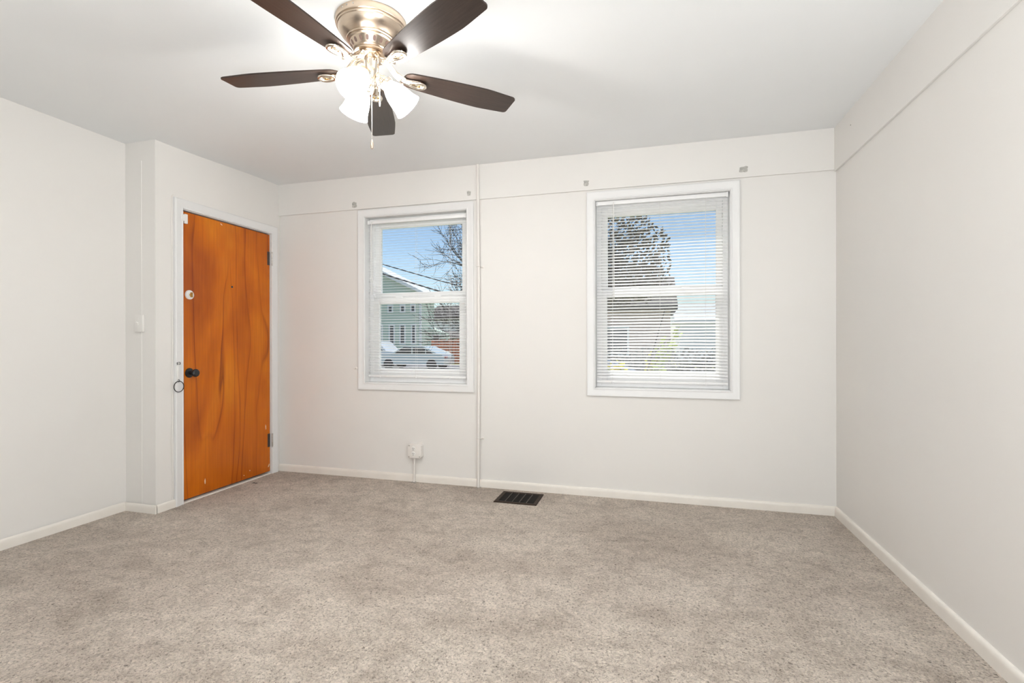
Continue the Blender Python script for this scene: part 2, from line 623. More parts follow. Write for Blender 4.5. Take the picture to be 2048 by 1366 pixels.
# upper cladding bands
struct(MB().box((XD, YB - BAND_T, BAND_Z), (XR, YB, 2.5), 0.0012).build('trim_1', M['wall']), 'thicker painted band along the top of the back wall', 'wall band')
struct(MB().box((XR - RBAND_T, YF, RBAND_Z), (XR, YB - BAND_T, 2.5), 0.0012).build('trim_2', M['wall']), 'thicker painted band along the top of the right wall', 'wall band')
struct(MB().tube([(-3.1935, YJ, 0.055), (-3.1935, YJ, 2.28)], 0.0028, 8).build('trim_3', M['wall']), 'thin painted bead running up the return wall through the light switch', 'wire cover')

def board(name, p0, p1, normal, label, gap=0.0, h=0.058):
    p0, p1, nrm = Vector(p0), Vector(p1), Vector(normal)
    mb = MB()
    prof = [(gap, -0.01), (BT + 0.001, -0.01), (BT, h - 0.022), (BT - 0.001, h - 0.012), (BT - 0.005, h - 0.003), (BT - 0.009, h), (gap, h)]
    b = mb.bm
    A = [b.verts.new(p0 + nrm * d + Vector((0, 0, z))) for d, z in prof]
    B = [b.verts.new(p1 + nrm * d + Vector((0, 0, z))) for d, z in prof]
    k = len(prof)
    for i in range(k):
        b.faces.new((A[i], A[(i + 1) % k], B[(i + 1) % k], B[i]))
    b.faces.new(A)
    b.faces.new(list(reversed(B)))
    bmesh.ops.recalc_face_normals(b, faces=b.faces)
    struct(mb.build(name, M['base'], angle=50), label, 'baseboard')

board('baseboard_back', (XD, YB, 0), (XR, YB, 0), (0, -1, 0), 'low painted baseboard along the back wall')
board('baseboard_right', (XR, YF, 0), (XR, YB - BT, 0), (-1, 0, 0), 'low painted baseboard along the right wall', h=0.060)
board('baseboard_left', (XL, YF, 0), (XL, YJ - BT, 0), (1, 0, 0), 'low painted baseboard along the left wall with a dark crack above', 0.006)
board('baseboard_return', (XL, YJ, 0), (XD + BT, YJ, 0), (0, -1, 0), 'short baseboard under the light switch wall', 0.006, 0.054)
board('baseboard_entry', (XD, YJ, 0), (XD, 2.605, 0), (1, 0, 0), 'short baseboard left of the door casing', 0.006, 0.054)

# ------------------------------------------------------------------ windows
def fb(u, v, h):       # back wall mapping
    return (u, YB - h, v)

CASING = [(0.0, -0.004), (0.0, 0.010), (0.003, 0.0125), (0.008, 0.0125), (0.011, 0.010), (0.016, 0.0105), (0.036, 0.015), (0.046, 0.019), (0.052, 0.019), (0.0565, 0.016), (0.0575, 0.0)]

def rect_frame(mb, r, wd, y0, y1, bev=0.002, wb=None, wt=None):
    x0, z0, x1, z1 = r
    wb = wb or wd
    wt = wt or wd
    mb.box((x0, y0, z0), (x0 + wd, y1, z1), bev)
    mb.box((x1 - wd, y0, z0), (x1, y1, z1), bev)
    mb.box((x0 + wd, y0, z0), (x1 - wd, y1, z0 + wb), bev)
    mb.box((x0 + wd, y0, z1 - wt), (x1 - wd, y1, z1), bev)

def window(name, w, glass_u, glass_l, label):
    root = thing(name, label, 'window', ((w[0] + w[2]) / 2, YB, w[1]), kind='structure')
    off = Vector(root.location)
    parts = []
    c = MB().frame(CASING, (w[0], w[1], w[2], w[3]), fb).build('window_casing', M['trim'], root, angle=25)
    # jamb lining of the opening
    j = MB()
    t = 0.012
    y0, y1 = YB - 0.004, YB + 0.14
    j.box((w[0] - 0.001, y0, w[1]), (w[0] + t * 0.3, y1, w[3]))
    j.box((w[2] - t * 0.3, y0, w[1]), (w[2] + 0.001, y1, w[3]))
    j.box((w[0], y0, w[3] - t * 0.3), (w[2], y1, w[3] + 0.001))
    j.box((w[0], y0, w[1] - 0.001), (w[2], y1, w[1] + t * 0.3))
    jamb = j.build('window_jamb', M['trim'], root)
    f = MB()
    rect_frame(f, (w[0] + 0.004, w[1] + 0.004, w[2] - 0.004, w[3] - 0.004), 0.036, YB + 0.066, YB + 0.135, 0.002)
    fr = f.build('window_frame', M['vinyl'], root)
    meet = (glass_u[1] + glass_l[3]) / 2
    up = MB()
    gu = glass_u
    x0, x1 = w[0] + 0.03, w[2] - 0.03
    up.box((x0, YB + 0.102, gu[1] - 0.045), (gu[0], YB + 0.13, w[3] - 0.03), 0.002)
    up.box((gu[2], YB + 0.102, gu[1] - 0.045), (x1, YB + 0.13, w[3] - 0.03), 0.002)
    up.box((gu[0], YB + 0.102, gu[3]), (gu[2], YB + 0.13, w[3] - 0.03), 0.002)
    up.box((gu[0], YB + 0.102, gu[1] - 0.045), (gu[2], YB + 0.13, gu[1]), 0.002)
    us = up.build('upper_sash', M['vinyl'], root)
    MB().box((gu[0] - 0.005, YB + 0.113, gu[1] - 0.005), (gu[2] + 0.005, YB + 0.117, gu[3] + 0.005)).build('glass_pane', M['glass'], us)
    lo = MB()
    gl = glass_l
    lo.box((x0, YB + 0.070, w[1] + 0.03), (gl[0], YB + 0.099, gl[3] + 0.05), 0.002)
    lo.box((gl[2], YB + 0.070, w[1] + 0.03), (x1, YB + 0.099, gl[3] + 0.05), 0.002)
    lo.box((gl[0], YB + 0.070, gl[3]), (gl[2], YB + 0.099, gl[3] + 0.05), 0.002)
    lo.box((gl[0], YB + 0.070, w[1] + 0.03), (gl[2], YB + 0.099, gl[1]), 0.002)
    ls = lo.build('lower_sash', M['vinyl'], root)
    MB().box((gl[0] - 0.005, YB + 0.082, gl[1] - 0.005), (gl[2] + 0.005, YB + 0.086, gl[3] + 0.005)).build('glass_pane', M['glass'], ls)
    xc = (gl[0] + gl[2]) / 2
    for dx in (-0.17, 0.17):
        MB().box((xc + dx - 0.028, YB + 0.064, gl[3] + 0.046), (xc + dx + 0.028, YB + 0.095, gl[3] + 0.060), 0.003).build('sash_lock', M['vinyl'], ls)
    for o in root.children:
        o.location = -off

window('window_1', W1, (-2.1610, 1.5030, -1.4440, 2.0330), (-2.1590, 0.8830, -1.4560, 1.4080), 'white double hung window nearest the wooden door, a green house and cars outside')
window('window_2', W2, (-0.3130, 1.4930, 0.4225, 2.0030), (-0.3150, 0.8800, 0.4165, 1.4175), 'white double hung window farther from the wooden door, yellow leaves outside')

# ------------------------------------------------------------------ mini blinds
def blind(x0, x1, ztop, zrail, tilt, label, wand_x, wand_len, hang_slack):
    yc = YB + 0.036
    root = thing('mini_blind', label, 'window blind', ((x0 + x1) / 2, yc, zrail), 'mini blinds in the two windows')
    off = Vector(root.location)
    # headrail: U channel with rolled lips
    hr = MB()
    hr.box((x0, yc - 0.0125, ztop - 0.026), (x1, yc + 0.0125, ztop), 0.002, 2)
    hr.box((x0, yc - 0.0145, ztop - 0.004), (x1, yc - 0.0115, ztop + 0.001), 0.0008)
    h = hr.build('headrail', M['slat'], root)
    for xe in (x0 - 0.002, x1 - 0.010):
        MB().box((xe, yc - 0.016, ztop - 0.030), (xe + 0.012, yc + 0.014, ztop + 0.002), 0.001).build('end_bracket', M['slat'], h)
    pitch = 0.0212
    z = ztop - 0.026 - 0.016
    n = int((z - zrail - 0.028) / pitch)
    sl = MB()
    b = sl.bm
    W, K = 0.0125, 5
    rnd = random.Random(int(x0 * 1000))
    ct, st = math.cos(tilt), math.sin(tilt)
    seglen = 8
    for i in range(n + 1):
        zz = z - i * pitch
        sag = [0.0008 * math.sin(2.2 * k + i) * hang_slack for k in range(seglen + 1)]
        tw = (rnd.random() - 0.5) * 0.10 * hang_slack
        rows = []
        for k in range(seglen + 1):
            x = x0 + 0.004 + (x1 - x0 - 0.008) * k / seglen
            a = tilt + tw * (k / seglen - 0.35)
            ct, st = math.cos(a), math.sin(a)
            row = []
            for q in range(K):
                s = -1 + 2 * q / (K - 1)
                yy, hh = s * W, 0.0019 * (1 - s * s)
                row.append(b.verts.new((x, yc + yy * ct - hh * st, zz + sag[k] + yy * st + hh * ct)))
            rows.append(row)
        for A, B in zip(rows, rows[1:]):
            for q in range(K - 1):
                b.faces.new((A[q], B[q], B[q + 1], A[q + 1]))
    sl.build('slats', M['slat'], root, angle=60)
    MB().box((x0 + 0.001, yc - 0.0125, zrail), (x1 - 0.001, yc + 0.0125, zrail + 0.017), 0.003, 2).build('bottom_rail', M['slat'], root)
    ladder = [x0 + 0.13 * (x1 - x0), x0 + 0.5 * (x1 - x0), x0 + 0.84 * (x1 - x0)]
    for lx in ladder:
        MB().lathe([(0, -0.004), (0.006, -0.004), (0.008, 0.0), (0.008, 0.008), (0, 0.008)], 14, Matrix.Translation((lx, yc - 0.011, zrail + 0.001))).build('rail_button', M['slat'], root)
    for lx in ladder:
        cd = MB()
        for dy in (-0.0132, 0.0132):
            cd.tube([(lx, yc + dy, ztop - 0.02), (lx, yc + dy, zrail + 0.01)], 0.0007, 5)
        cd.build('ladder_cord', M['cord'], root)
    wd = MB()
    wd.tube([(wand_x, yc - 0.022, ztop - 0.012), (wand_x + 0.001, yc - 0.024, ztop - 0.05), (wand_x + 0.003, yc - 0.022, ztop - wand_len)], 0.0030, 6)
    wd.tube([(wand_x, yc - 0.013, ztop - 0.010), (wand_x, yc - 0.022, ztop - 0.014)], 0.0022, 6)
    wd.build('tilt_wand', M['cord'], root)
    for o in root.children:
        o.location = -off
    return root

blind(W1[0] + 0.012, W1[2] - 0.016, 2.085, 0.815, math.radians(12), 'white mini blind with open slats in the window nearest the wooden door', W1[0] + 0.052, 0.60, 0.35)
blind(W2[0] + 0.008, W2[2] - 0.012, 2.098, 0.806, math.radians(29.5), 'white mini blind with half closed slats in the window farther from the wooden door', W2[0] + 0.130, 0.70, 1.0)

# ------------------------------------------------------------------ entrance door
def fd(u, v, h):       # entry wall mapping: u along y
    return (XD + h, u, v)

door = thing('door_1', 'orange varnished flush wooden entrance door in a white casing', 'door', (XD, (DY0 + DY1) / 2, 0), kind='structure')
doff = Vector(door.location)
DC = [(0.0, -0.004), (0.0, 0.011), (0.004, 0.013), (0.010, 0.0105), (0.020, 0.012), (0.045, 0.017), (0.056, 0.018), (0.0615, 0.016), (0.064, 0.010), (0.064, 0.0)]
MB().frame(DC, (DY0, 0.0, DY1, DZ1), fd, 'LTR').build('door_casing', M['trim'], door, angle=25)
jb = MB()
jb.box((XD - 0.14, DY0 - 0.001, 0), (XD - 0.001, DY0 + 0.004, DZ1))
jb.box((XD - 0.14, DY1 - 0.004, 0), (XD - 0.001, DY1 + 0.001, DZ1))
jb.box((XD - 0.14, DY0, DZ1 - 0.004), (XD - 0.001, DY1, DZ1 + 0.001))
jb.box((XD - 0.075, DY0, 0), (XD - 0.055, DY0 + 0.014, DZ1))
jb.box((XD - 0.075, DY1 - 0.014, 0), (XD - 0.055, DY1, DZ1))
jb.box((XD - 0.075, DY0, DZ1 - 0.014), (XD - 0.055, DY1, DZ1))
jb.build('door_jamb', M['trim'], door)
PX = XD - 0.006        # face of the leaf
leaf = MB().box((PX - 0.044, DY0 + 0.006, 0.022), (PX, DY1 - 0.0065, DZ1 - 0.013), 0.0015).build('door_leaf', M['door'], door)
MB().box((XD - 0.13, DY0 + 0.004, -0.01), (XD + 0.004, DY1 - 0.004, 0.006), 0.003, 2).build('threshold', M['base'], door)
MB().box((XD - 0.16, DY0 - 0.1, -0.01), (XD - 0.145, DY1 + 0.1, DZ1 + 0.1)).build('gap_shade_sheet', M['gap'], door)  # added sheet behind the leaf; shade of the gaps put into its colour
to_x = Matrix.Rotation(PI / 2, 4, 'Y')     # lathe axis z -> +x
def on_leaf(y, z, h=0.0):
    return Matrix.Translation((PX + h, y, z)) @ to_x
kb = MB().lathe([(0.0335, 0.0), (0.0335, 0.004), (0.031, 0.008), (0.022, 0.011), (0.013, 0.013), (0.012, 0.030), (0.016, 0.036), (0.024, 0.042), (0.0275, 0.052), (0.0265, 0.062), (0.020, 0.069), (0.010, 0.071), (0.0, 0.071)], 36, on_leaf(2.722, 0.889)).build('door_knob', M['black_metal'], door)
db = MB().lathe([(0.0325, 0.0), (0.0325, 0.006), (0.030, 0.010), (0.018, 0.0125), (0.0, 0.0125)], 36, on_leaf(2.722, 1.428)).build('deadbolt', M['trim'], door)
tt = MB()
tt.lathe([(0.009, 0.012), (0.009, 0.018), (0.0, 0.019)], 20, on_leaf(2.722, 1.428))
tt.box((PX + 0.014, 2.7165, 1.411), (PX + 0.030, 2.7275, 1.445), 0.003, 2)
tt.build('thumb_turn', M['brass'], db)
MB().lathe([(0.008, 0.0), (0.008, 0.002), (0.005, 0.003), (0.0, 0.0015)], 20, on_leaf(3.088, 1.521)).build('peephole', M['black_metal'], door)
for zc in (1.798, 0.281):
    hg = MB().box((PX - 0.002, DY1 - 0.034, zc - 0.056), (PX + 0.0015, DY1 - 0.006, zc + 0.056), 0.0008)
    hgo = hg.build('hinge', M['hinge_dark'], door)
    kn = MB()
    for k in range(5):
        z0 = zc - 0.056 + k * 0.0224
        kn.lathe([(0, 0.0005), (0.0062, 0.0005), (0.0062, 0.0215), (0, 0.0215)], 14, Matrix.Translation((XD + 0.010, DY1 + 0.003, z0)))
    kn.lathe([(0, -0.004), (0.004, -0.004), (0.004, 0.0)], 12, Matrix.Translation((XD + 0.010, DY1 + 0.003, zc - 0.056)))
    kn.build('hinge_knuckle', M['steel'], hgo)
for y, z, hw, hh, sl in ((2.992, 1.975, 0.010, 0.006, -0.5), (3.430, 0.398, 0.004, 0.024, 0), (2.846, 0.103, 0.0045, 0.022, 0), (3.462, 0.070, 0.006, 0.016, 0.4), (3.259, 0.080, 0.004, 0.004, 0), (3.20, 0.055, 0.003, 0.003, 0)):
    ch = MB()
    pts = []
    for k in range(9):
        a = 2 * PI * k / 9
        rr = 0.75 + 0.35 * random.random()
        pts.append((y + hw * rr * math.cos(a) + sl * hh * rr * math.sin(a), z + hh * rr * math.sin(a) + sl * hw * 0.6 * math.cos(a)))
    ch.prism(pts, 0.0, 0.0012, lambda u, v, h: (PX + h, u, v))
    ch.build('paint_chip', M['chip'], leaf)
for o in door.children:
    o.location = -doff

sensor = thing('door_sensor', 'small white two piece contact sensor at the top corner of the wooden door', 'door sensor', (PX, 2.69, 1.945))
MB().box((0, -0.012, -0.033), (0.014, 0.013, 0.033), 0.004, 3).build('magnet', M['plastic'], sensor)
MB().box((0.010, -0.040, -0.022), (0.030, -0.021, 0.022), 0.003, 2).build('reed_switch', M['plastic'], sensor)

cb = MB()
pts = []
for k in range(25):
    z = 0.056 + (2.075 - 0.056) * k / 24
    pts.append((XD + 0.004, 2.5865 + 0.0035 * math.sin(k * 1.1) * (0.3 if k > 14 else 1.0) + 0.004 * math.exp(-((z - 0.98) / 0.05) ** 2), z))
pts.append((XD + 0.004, 2.598, 2.086))
tag(cb.tube(pts, 0.0035, 7).build('wall_cable', M['fixture_paint']), 'thin painted cable running down the wall beside the white door casing', 'cable')

rp = thing('ring_pull', 'dark metal ring hanging from a white clip on the door casing', 'ring pull', (XD + 0.017, 2.613, 0.90))
MB().box((0.0, -0.008, -0.052), (0.006, 0.009, 0.060), 0.002, 2).build('mounting_plate', M['plastic'], rp)
MB().tube([(0.004, -0.009, 0.060), (0.012, -0.009, 0.066), (0.012, -0.009, 0.052), (0.006, -0.009, 0.050)], 0.0022, 6).build('clasp', M['black_metal'], rp)
MB().tube([(0.004, 0.006, 0.066), (0.012, 0.010, 0.066), (0.012, 0.011, 0.053), (0.006, 0.004, 0.052)], 0.0022, 6).build('clasp', M['black_metal'], rp)
hk = MB().tube([(0.006, 0, -0.050), (0.016, 0, -0.050), (0.018, 0, -0.058), (0.012, 0, -0.064), (0.006, 0, -0.060)], 0.002, 6)
hk.build('hook', M['black_metal'], rp)
MB().tube([(0.012, 0.036 * math.cos(2 * PI * k / 32), -0.096 + 0.036 * math.sin(2 * PI * k / 32)) for k in range(32)], 0.0027, 8, closed=True).build('ring', M['black_metal'], rp)

# ------------------------------------------------------------------ light switch
sw = thing('light_switch', 'painted light switch on the narrow return wall by the wooden door', 'light switch', (-3.2025, YJ, 1.223))
MB().box((-0.035, -0.016, -0.055), (0.036, 0.0, 0.055), 0.003, 2).build('switch_plate', M['switch'], sw)
tg = MB().prism([(-0.004, -0.009), (0.004, -0.009), (0.004, 0.009), (-0.004, 0.009)], 0.015, 0.0175, lambda u, v, h: (u, -h, v))
tg.tube([(0, -0.014, 0.0), (0, -0.029, 0.009)], [0.0042, 0.003], 8)
tg.build('toggle', M['plastic'], sw)
for dz in (-0.030, 0.030):
    MB().lathe([(0.003, 0.0), (0.003, 0.001), (0, 0.0016)], 12, Matrix.Translation((0, -0.016, dz)) @ Matrix.Rotation(PI / 2, 4, 'X')).build('plate_screw', M['switch'], sw)

# ------------------------------------------------------------------ electrical outlet
ol = thing('electrical_outlet', 'white surface mounted outlet box with a short conduit under the window nearest the wooden door', 'outlet', (-1.787, YB, 0.246))
poly = [(-0.057, -0.040), (-0.045, -0.053), (0.045, -0.053), (0.057, -0.040), (0.057, 0.046), (0.048, 0.053), (-0.048, 0.053), (-0.057, 0.046)]
fo = lambda u, v, h: (u, -h, v)
MB().prism(poly, 0.0, 0.040, fo).build('outlet_box', M['fixture_paint'], ol)
MB().prism([(u * 1.01, v * 1.01) for u, v in poly], 0.040, 0.046, fo, 0.003).build('cover_plate', M['fixture_paint'], ol)
toY = Matrix.Rotation(PI / 2, 4, 'X')
for dz in (0.022, -0.018):
    rc = MB().lathe([(0.0165, 0.0), (0.0165, 0.003), (0.015, 0.004), (0.0, 0.004)], 28, Matrix.Translation((-0.008, -0.0455, dz)) @ toY).build('receptacle', M['plastic'], ol)
    rs = MB()
    for dx, hh in ((-0.0065, 0.0048), (0.0065, 0.0040)):
        rs.box((-0.008 + dx - 0.0014, -0.0505, dz + 0.003 - hh), (-0.008 + dx + 0.0014, -0.0490, dz + 0.003 + hh))
    rs.lathe([(0.0027, 0.0), (0.0027, 0.0012), (0, 0.0012)], 12, Matrix.Translation((-0.008, -0.0492, dz - 0.009)) @ toY)
    rs.build('receptacle_slot', M['dark_slot'], rc)
for u, v in ((0.043, -0.040), (-0.046, -0.043), (-0.044, 0.044)):
    MB().lathe([(0.0045, 0.0), (0.0045, 0.002), (0.0, 0.003)], 14, Matrix.Translation((u, -0.046, v)) @ toY).build('cover_screw', M['steel'], ol)
MB().tube([(-0.010, -0.024, -0.050), (-0.012, -0.024, -0.12), (-0.014, -0.025, -0.244)], 0.0088, 14).build('conduit', M['fixture_paint'], ol)
MB().box((-0.032, -0.040, -0.246), (0.004, -0.014, -0.241), 0.002).build('floor_flange', M['steel'], ol)

# ------------------------------------------------------------------ vertical conduit between the windows
vp = thing('wall_conduit', 'white vertical conduit running from ceiling to floor beside the window nearest the wooden door', 'conduit', (-1.2615, YB - 0.0255, 0.0))
MB().tube([(-0.006, 0, 0.0), (-0.004, 0, 0.4), (0.001, 0, 0.9), (0.0, 0, 1.6), (-0.006, 0, 2.437)], 0.0108, 16).build('conduit_pipe', M['fixture_paint'], vp)
for z in (1.665, 0.371):
    st = MB()
    ring_ = [(0.0125 * math.cos(a), -0.0125 * math.sin(a), z) for a in [PI * k / 10 for k in range(11)]]
    st.tube([(0.0125, 0.0245, z)] + ring_ + [(-0.0125, 0.0245, z)], 0.0055, 8, flat=0.35)
    st.box((0.011, 0.020, z - 0.009), (0.036, 0.0245, z + 0.009), 0.002)
    st.lathe([(0.006, 0.0), (0.006, 0.004), (0.002, 0.007), (0, 0.007)], 14, Matrix.Translation((0.026, 0.021, z)) @ toY)
    st.build('pipe_strap', M['fixture_paint'], vp)
MB().lathe([(0.0112, 0.0), (0.016, 0.0), (0.016, 0.004), (0.0112, 0.005)], 18).build('floor_collar', M['steel'], vp)

# ------------------------------------------------------------------ bracket scars, hook, nail
WHERE = ['grey bracket mark above the window corner closest to the wooden door', 'small grey bracket mark directly beside the vertical conduit', 'grey bracket mark above the middle of the back wall, right of the conduit', 'widest grey bracket mark, above the window corner closest to the plain right wall']
for (x, z, w_, h_), where in zip(((-2.334, 2.216, 0.040, 0.046), (-1.341, 2.228, 0.030, 0.036), (-0.452, 2.229, 0.038, 0.040), (0.577, 2.228, 0.052, 0.040)), WHERE):
    o = MB()
    pts = []
    for k in range(14):
        a = 2 * PI * k / 14 + 0.2
        s = 1.0 / max(abs(math.cos(a)), abs(math.sin(a)))
        s = min(s, 1.25) * (0.82 + 0.3 * random.random())
        pts.append((w_ / 2 * s * math.cos(a), h_ / 2 * s * math.sin(a)))
    o.prism(pts, 0.0, 0.0016, lambda u, v, h: (u, -h, v))
    ob = o.build('bracket_scar', M['scar'])
    ob.location = (x, YB - BAND_T, z)
    tag(ob, where, 'wall mark', 'bracket marks above the windows')

hk = thing('tieback_hook', 'tiny white cup hook on the wall beside the window nearest the wooden door', 'hook', (-2.3315, YB, 0.887))
MB().lathe([(0.011, 0.0), (0.011, 0.002), (0.004, 0.004), (0.0, 0.004)], 18, toY).build('hook_base', M['fixture_paint'], hk)
MB().tube([(0, -0.003, 0), (0, -0.016, 0), (-0.004, -0.022, -0.003), (-0.008, -0.022, -0.010), (-0.004, -0.022, -0.016), (0.004, -0.022, -0.015)], 0.0018, 7).build('hook_arm', M['fixture_paint'], hk)
nl = MB().lathe([(0.0035, 0.0), (0.0035, 0.0015), (0.0015, 0.002), (0.0015, 0.004), (0, 0.004)], 12, Matrix.Rotation(-PI / 2, 4, 'Y')).build('nail', M['scar'])
nl.location = (XR - RBAND_T, 3.30, 2.345)
tag(nl, 'small nail head in the upper band of the right wall near the corner', 'nail')

# ------------------------------------------------------------------ floor register
fr_ = thing('floor_register', 'dark brown metal floor register set in the carpet by the back wall', 'floor vent', (-0.902, 3.386, 0.0))
L2, W2_ = 0.150, 0.122
f = MB()
prof = [(-0.026, 0.002), (-0.024, 0.0055), (-0.004, 0.0075), (0.0, 0.005), (0.0, 0.0)]
f.frame(prof, (-L2, -W2_, L2, W2_), lambda u, v, h: (u, v, h))
f.build('register_frame', M['register'], fr_)
MB().box((-L2 + 0.02, -W2_ + 0.02, 0.0003), (L2 - 0.02, W2_ - 0.02, 0.0012)).build('register_well', M['register_dark'], fr_)
for k in range(1, 5):
    x = -L2 + 0.025 + (2 * L2 - 0.05) * k / 5
    MB().box((x - 0.0022, -W2_ + 0.024, 0.001), (x + 0.0022, W2_ - 0.024, 0.0072), 0.0006).build('cross_bar', M['register_bar'], fr_)
lv = MB()
for k in range(17):
    y = -W2_ + 0.03 + (2 * W2_ - 0.06) * k / 16
    lv.box((-L2 + 0.025, y - 0.0013, 0.001), (L2 - 0.025, y + 0.0013, 0.0042))
lv.build('louver', M['register_dark'], fr_)

th = MB()
th.tube([(0, 0, 0.002), (0.012, 0.006, 0.006), (0.024, -0.004, 0.004), (0.036, 0.010, 0.003)], 0.0022, 5)
o = th.build('loose_thread', M['dark_slot'])
o.location = (-3.00, 3.20, 0.0)
tag(o, 'short dark thread lying on the carpet in front of the wooden door', 'thread')

# ------------------------------------------------------------------ ceiling fan
FX, FY = -1.1321, 1.8584
FZ = ceil_z(FX, FY)
fan = thing('ceiling_fan', 'ceiling fan with five dark blades, brushed nickel body and three lit glass shades', 'ceiling fan', (FX, FY, FZ))
body = MB().lathe([(0.0, 0.0), (0.144, 0.0), (0.1445, -0.020), (0.143, -0.025), (0.1385, -0.0275), (0.140, -0.031), (0.1385, -0.0345), (0.1345, -0.037), (0.131, -0.046), (0.1235, -0.058), (0.1115, -0.069), (0.0985, -0.0775), (0.100, -0.0805), (0.099, -0.0835), (0.0945, -0.0855), (0.0955, -0.0885), (0.0925, -0.0915), (0.087, -0.0935), (0.0715, -0.1195), (0.0735, -0.1225), (0.0715, -0.1255), (0.0675, -0.1275), (0.0700, -0.1335), (0.0700, -0.1365), (0.030, -0.1375)], 72).build('motor_housing', M['nickel'], fan, angle=32)
vs = MB()
for k in range(18):
    a = 2 * PI * (k + 0.5) / 18
    # oval slots lying on the cone
    rmid, zmid = 0.0795, -0.1065
    ax = Vector((math.cos(a), math.sin(a), 0))
    tx = Vector((-math.sin(a), math.cos(a), 0))
    sl_ = (Vector((0.0155 * ax.x, 0.0155 * ax.y, 0.026))).normalized()
    nrm = tx.cross(sl_).normalized()
    if nrm.dot(ax) < 0:
        nrm = -nrm
    pts = []
    for q in range(14):
        b_ = 2 * PI * q / 14
        pts.append((0.0058 * math.cos(b_), 0.0100 * math.copysign(abs(math.sin(b_)) ** 0.7, math.sin(b_))))
    c0 = ax * rmid + Vector((0, 0, zmid))
    vs.prism(pts, -0.002, 0.0012, lambda u, v, h: tuple(c0 + tx * u + sl_ * v + nrm * h))
vs.build('vent_slot', M['vent_slot'], body)
for a in (-1.9, -1.72, -1.52):
    MB().lathe([(0.0035, -0.002), (0.0035, 0.002), (0.001, 0.003), (0, 0.003)], 10, Matrix.Rotation(a, 4, 'Z') @ Matrix.Translation((0.1443, 0, -0.011)) @ Matrix.Rotation(PI / 2, 4, 'Y')).build('housing_screw', M['steel'], body)
MB().lathe([(0.0, -0.1365), (0.056, -0.1375), (0.058, -0.141), (0.058, -0.149), (0.054, -0.152), (0.026, -0.153)], 48).build('flywheel', M['nickel'], fan)
MB().lathe([(0.026, -0.136), (0.0295, -0.138), (0.0295, -0.147), (0.0305, -0.1475), (0.0305, -0.162), (0.0298, -0.163), (0.0298, -0.190), (0.0285, -0.196), (0.0255, -0.210), (0.0205, -0.224), (0.0155, -0.234), (0.0175, -0.238), (0.018, -0.246), (0.0155, -0.251), (0.012, -0.258), (0.0125, -0.272), (0.0105, -0.280), (0.0065, -0.286), (0.0075, -0.292), (0.0055, -0.299), (0.0, -0.301)], 40).build('switch_housing', M['nickel_bright'], fan, angle=28)

BZ = 2.237 - FZ
PHI0 = 2.0189
PITCH_B = -0.149
def blade_half(r):
    t = (r - 0.150) / 0.508
    return 0.046 + 0.024 * math.sin(min(1.0, t * 1.25) * PI / 2) - 0.012 * max(0.0, t - 0.72) / 0.28
outline_r = []
N = 22
for k in range(5):
    a = PI / 2 * k / 4
    outline_r.append((0.150 + 0.03 * (1 - math.sin(a)) * 0 + 0.036 * (1 - math.cos(a)) * 0 + 0.0, 0))
top_pts = []
r0, r1 = 0.135, 0.658
for k in range(6):                                  # rounded root
    a = PI / 2 * k / 5
    top_pts.append((r0 + 0.040 * (1 - math.cos(a)), 0.010 + 0.0375 * math.sin(a)))
for k in range(1, 15):
    r = r0 + 0.040 + (r1 - 0.018 - r0 - 0.040) * k / 14
    top_pts.append((r, max(0.0475, blade_half(r))))
rc_ = 0.018
ht = blade_half(r1 - rc_)
for k in range(1, 6):
    a = PI / 2 * k / 5
    top_pts.append((r1 - rc_ + rc_ * math.sin(a), ht - rc_ * 0.9 * (1 - math.cos(a))))
outline = top_pts + [(r, -w) for r, w in reversed(top_pts)]

def blade_iron():
    m_ = MB()
    # neck sweeping out and down from the flywheel
    m_.tube([(0.046, 0, -0.147), (0.066, 0, -0.152), (0.086, 0, -0.172), (0.108, 0, -0.197), (0.135, 0, -0.2130), (0.160, 0, -0.2165)],
            [0.013, 0.012, 0.0105, 0.0105, 0.0125, 0.014], 14, flat=0.62)
    m_.tube([(0.040, -0.010, -0.147), (0.070, -0.015, -0.156), (0.100, -0.016, -0.190), (0.140, -0.021, -0.214)], [0.006, 0.006, 0.006, 0.007], 10, flat=0.8)
    m_.tube([(0.040, 0.010, -0.147), (0.070, 0.015, -0.156), (0.100, 0.016, -0.190), (0.140, 0.021, -0.214)], [0.006, 0.006, 0.006, 0.007], 10, flat=0.8)
    # paddle under the blade, open loop at its outer end
    loop = []
    for k in range(28):
        a = 2 * PI * k / 28
        loop.append((0.196 + 0.036 * math.cos(a), 0.0215 * math.sin(a) * (1.0 + 0.25 * math.cos(a)), -0.2165))
    m_.tube(loop, 0.0075, 10, closed=True, flat=0.8)
    paddle = [(0.120, 0.014), (0.145, 0.017), (0.170, 0.019), (0.190, 0.022), (0.208, 0.023), (0.222, 0.018), (0.230, 0.0)]
    paddle += [(u, -v) for u, v in reversed(paddle[:-1])]
    m_.prism(paddle, -0.2150, -0.2085, lambda u, v, h: (u, v, h))
    return m_

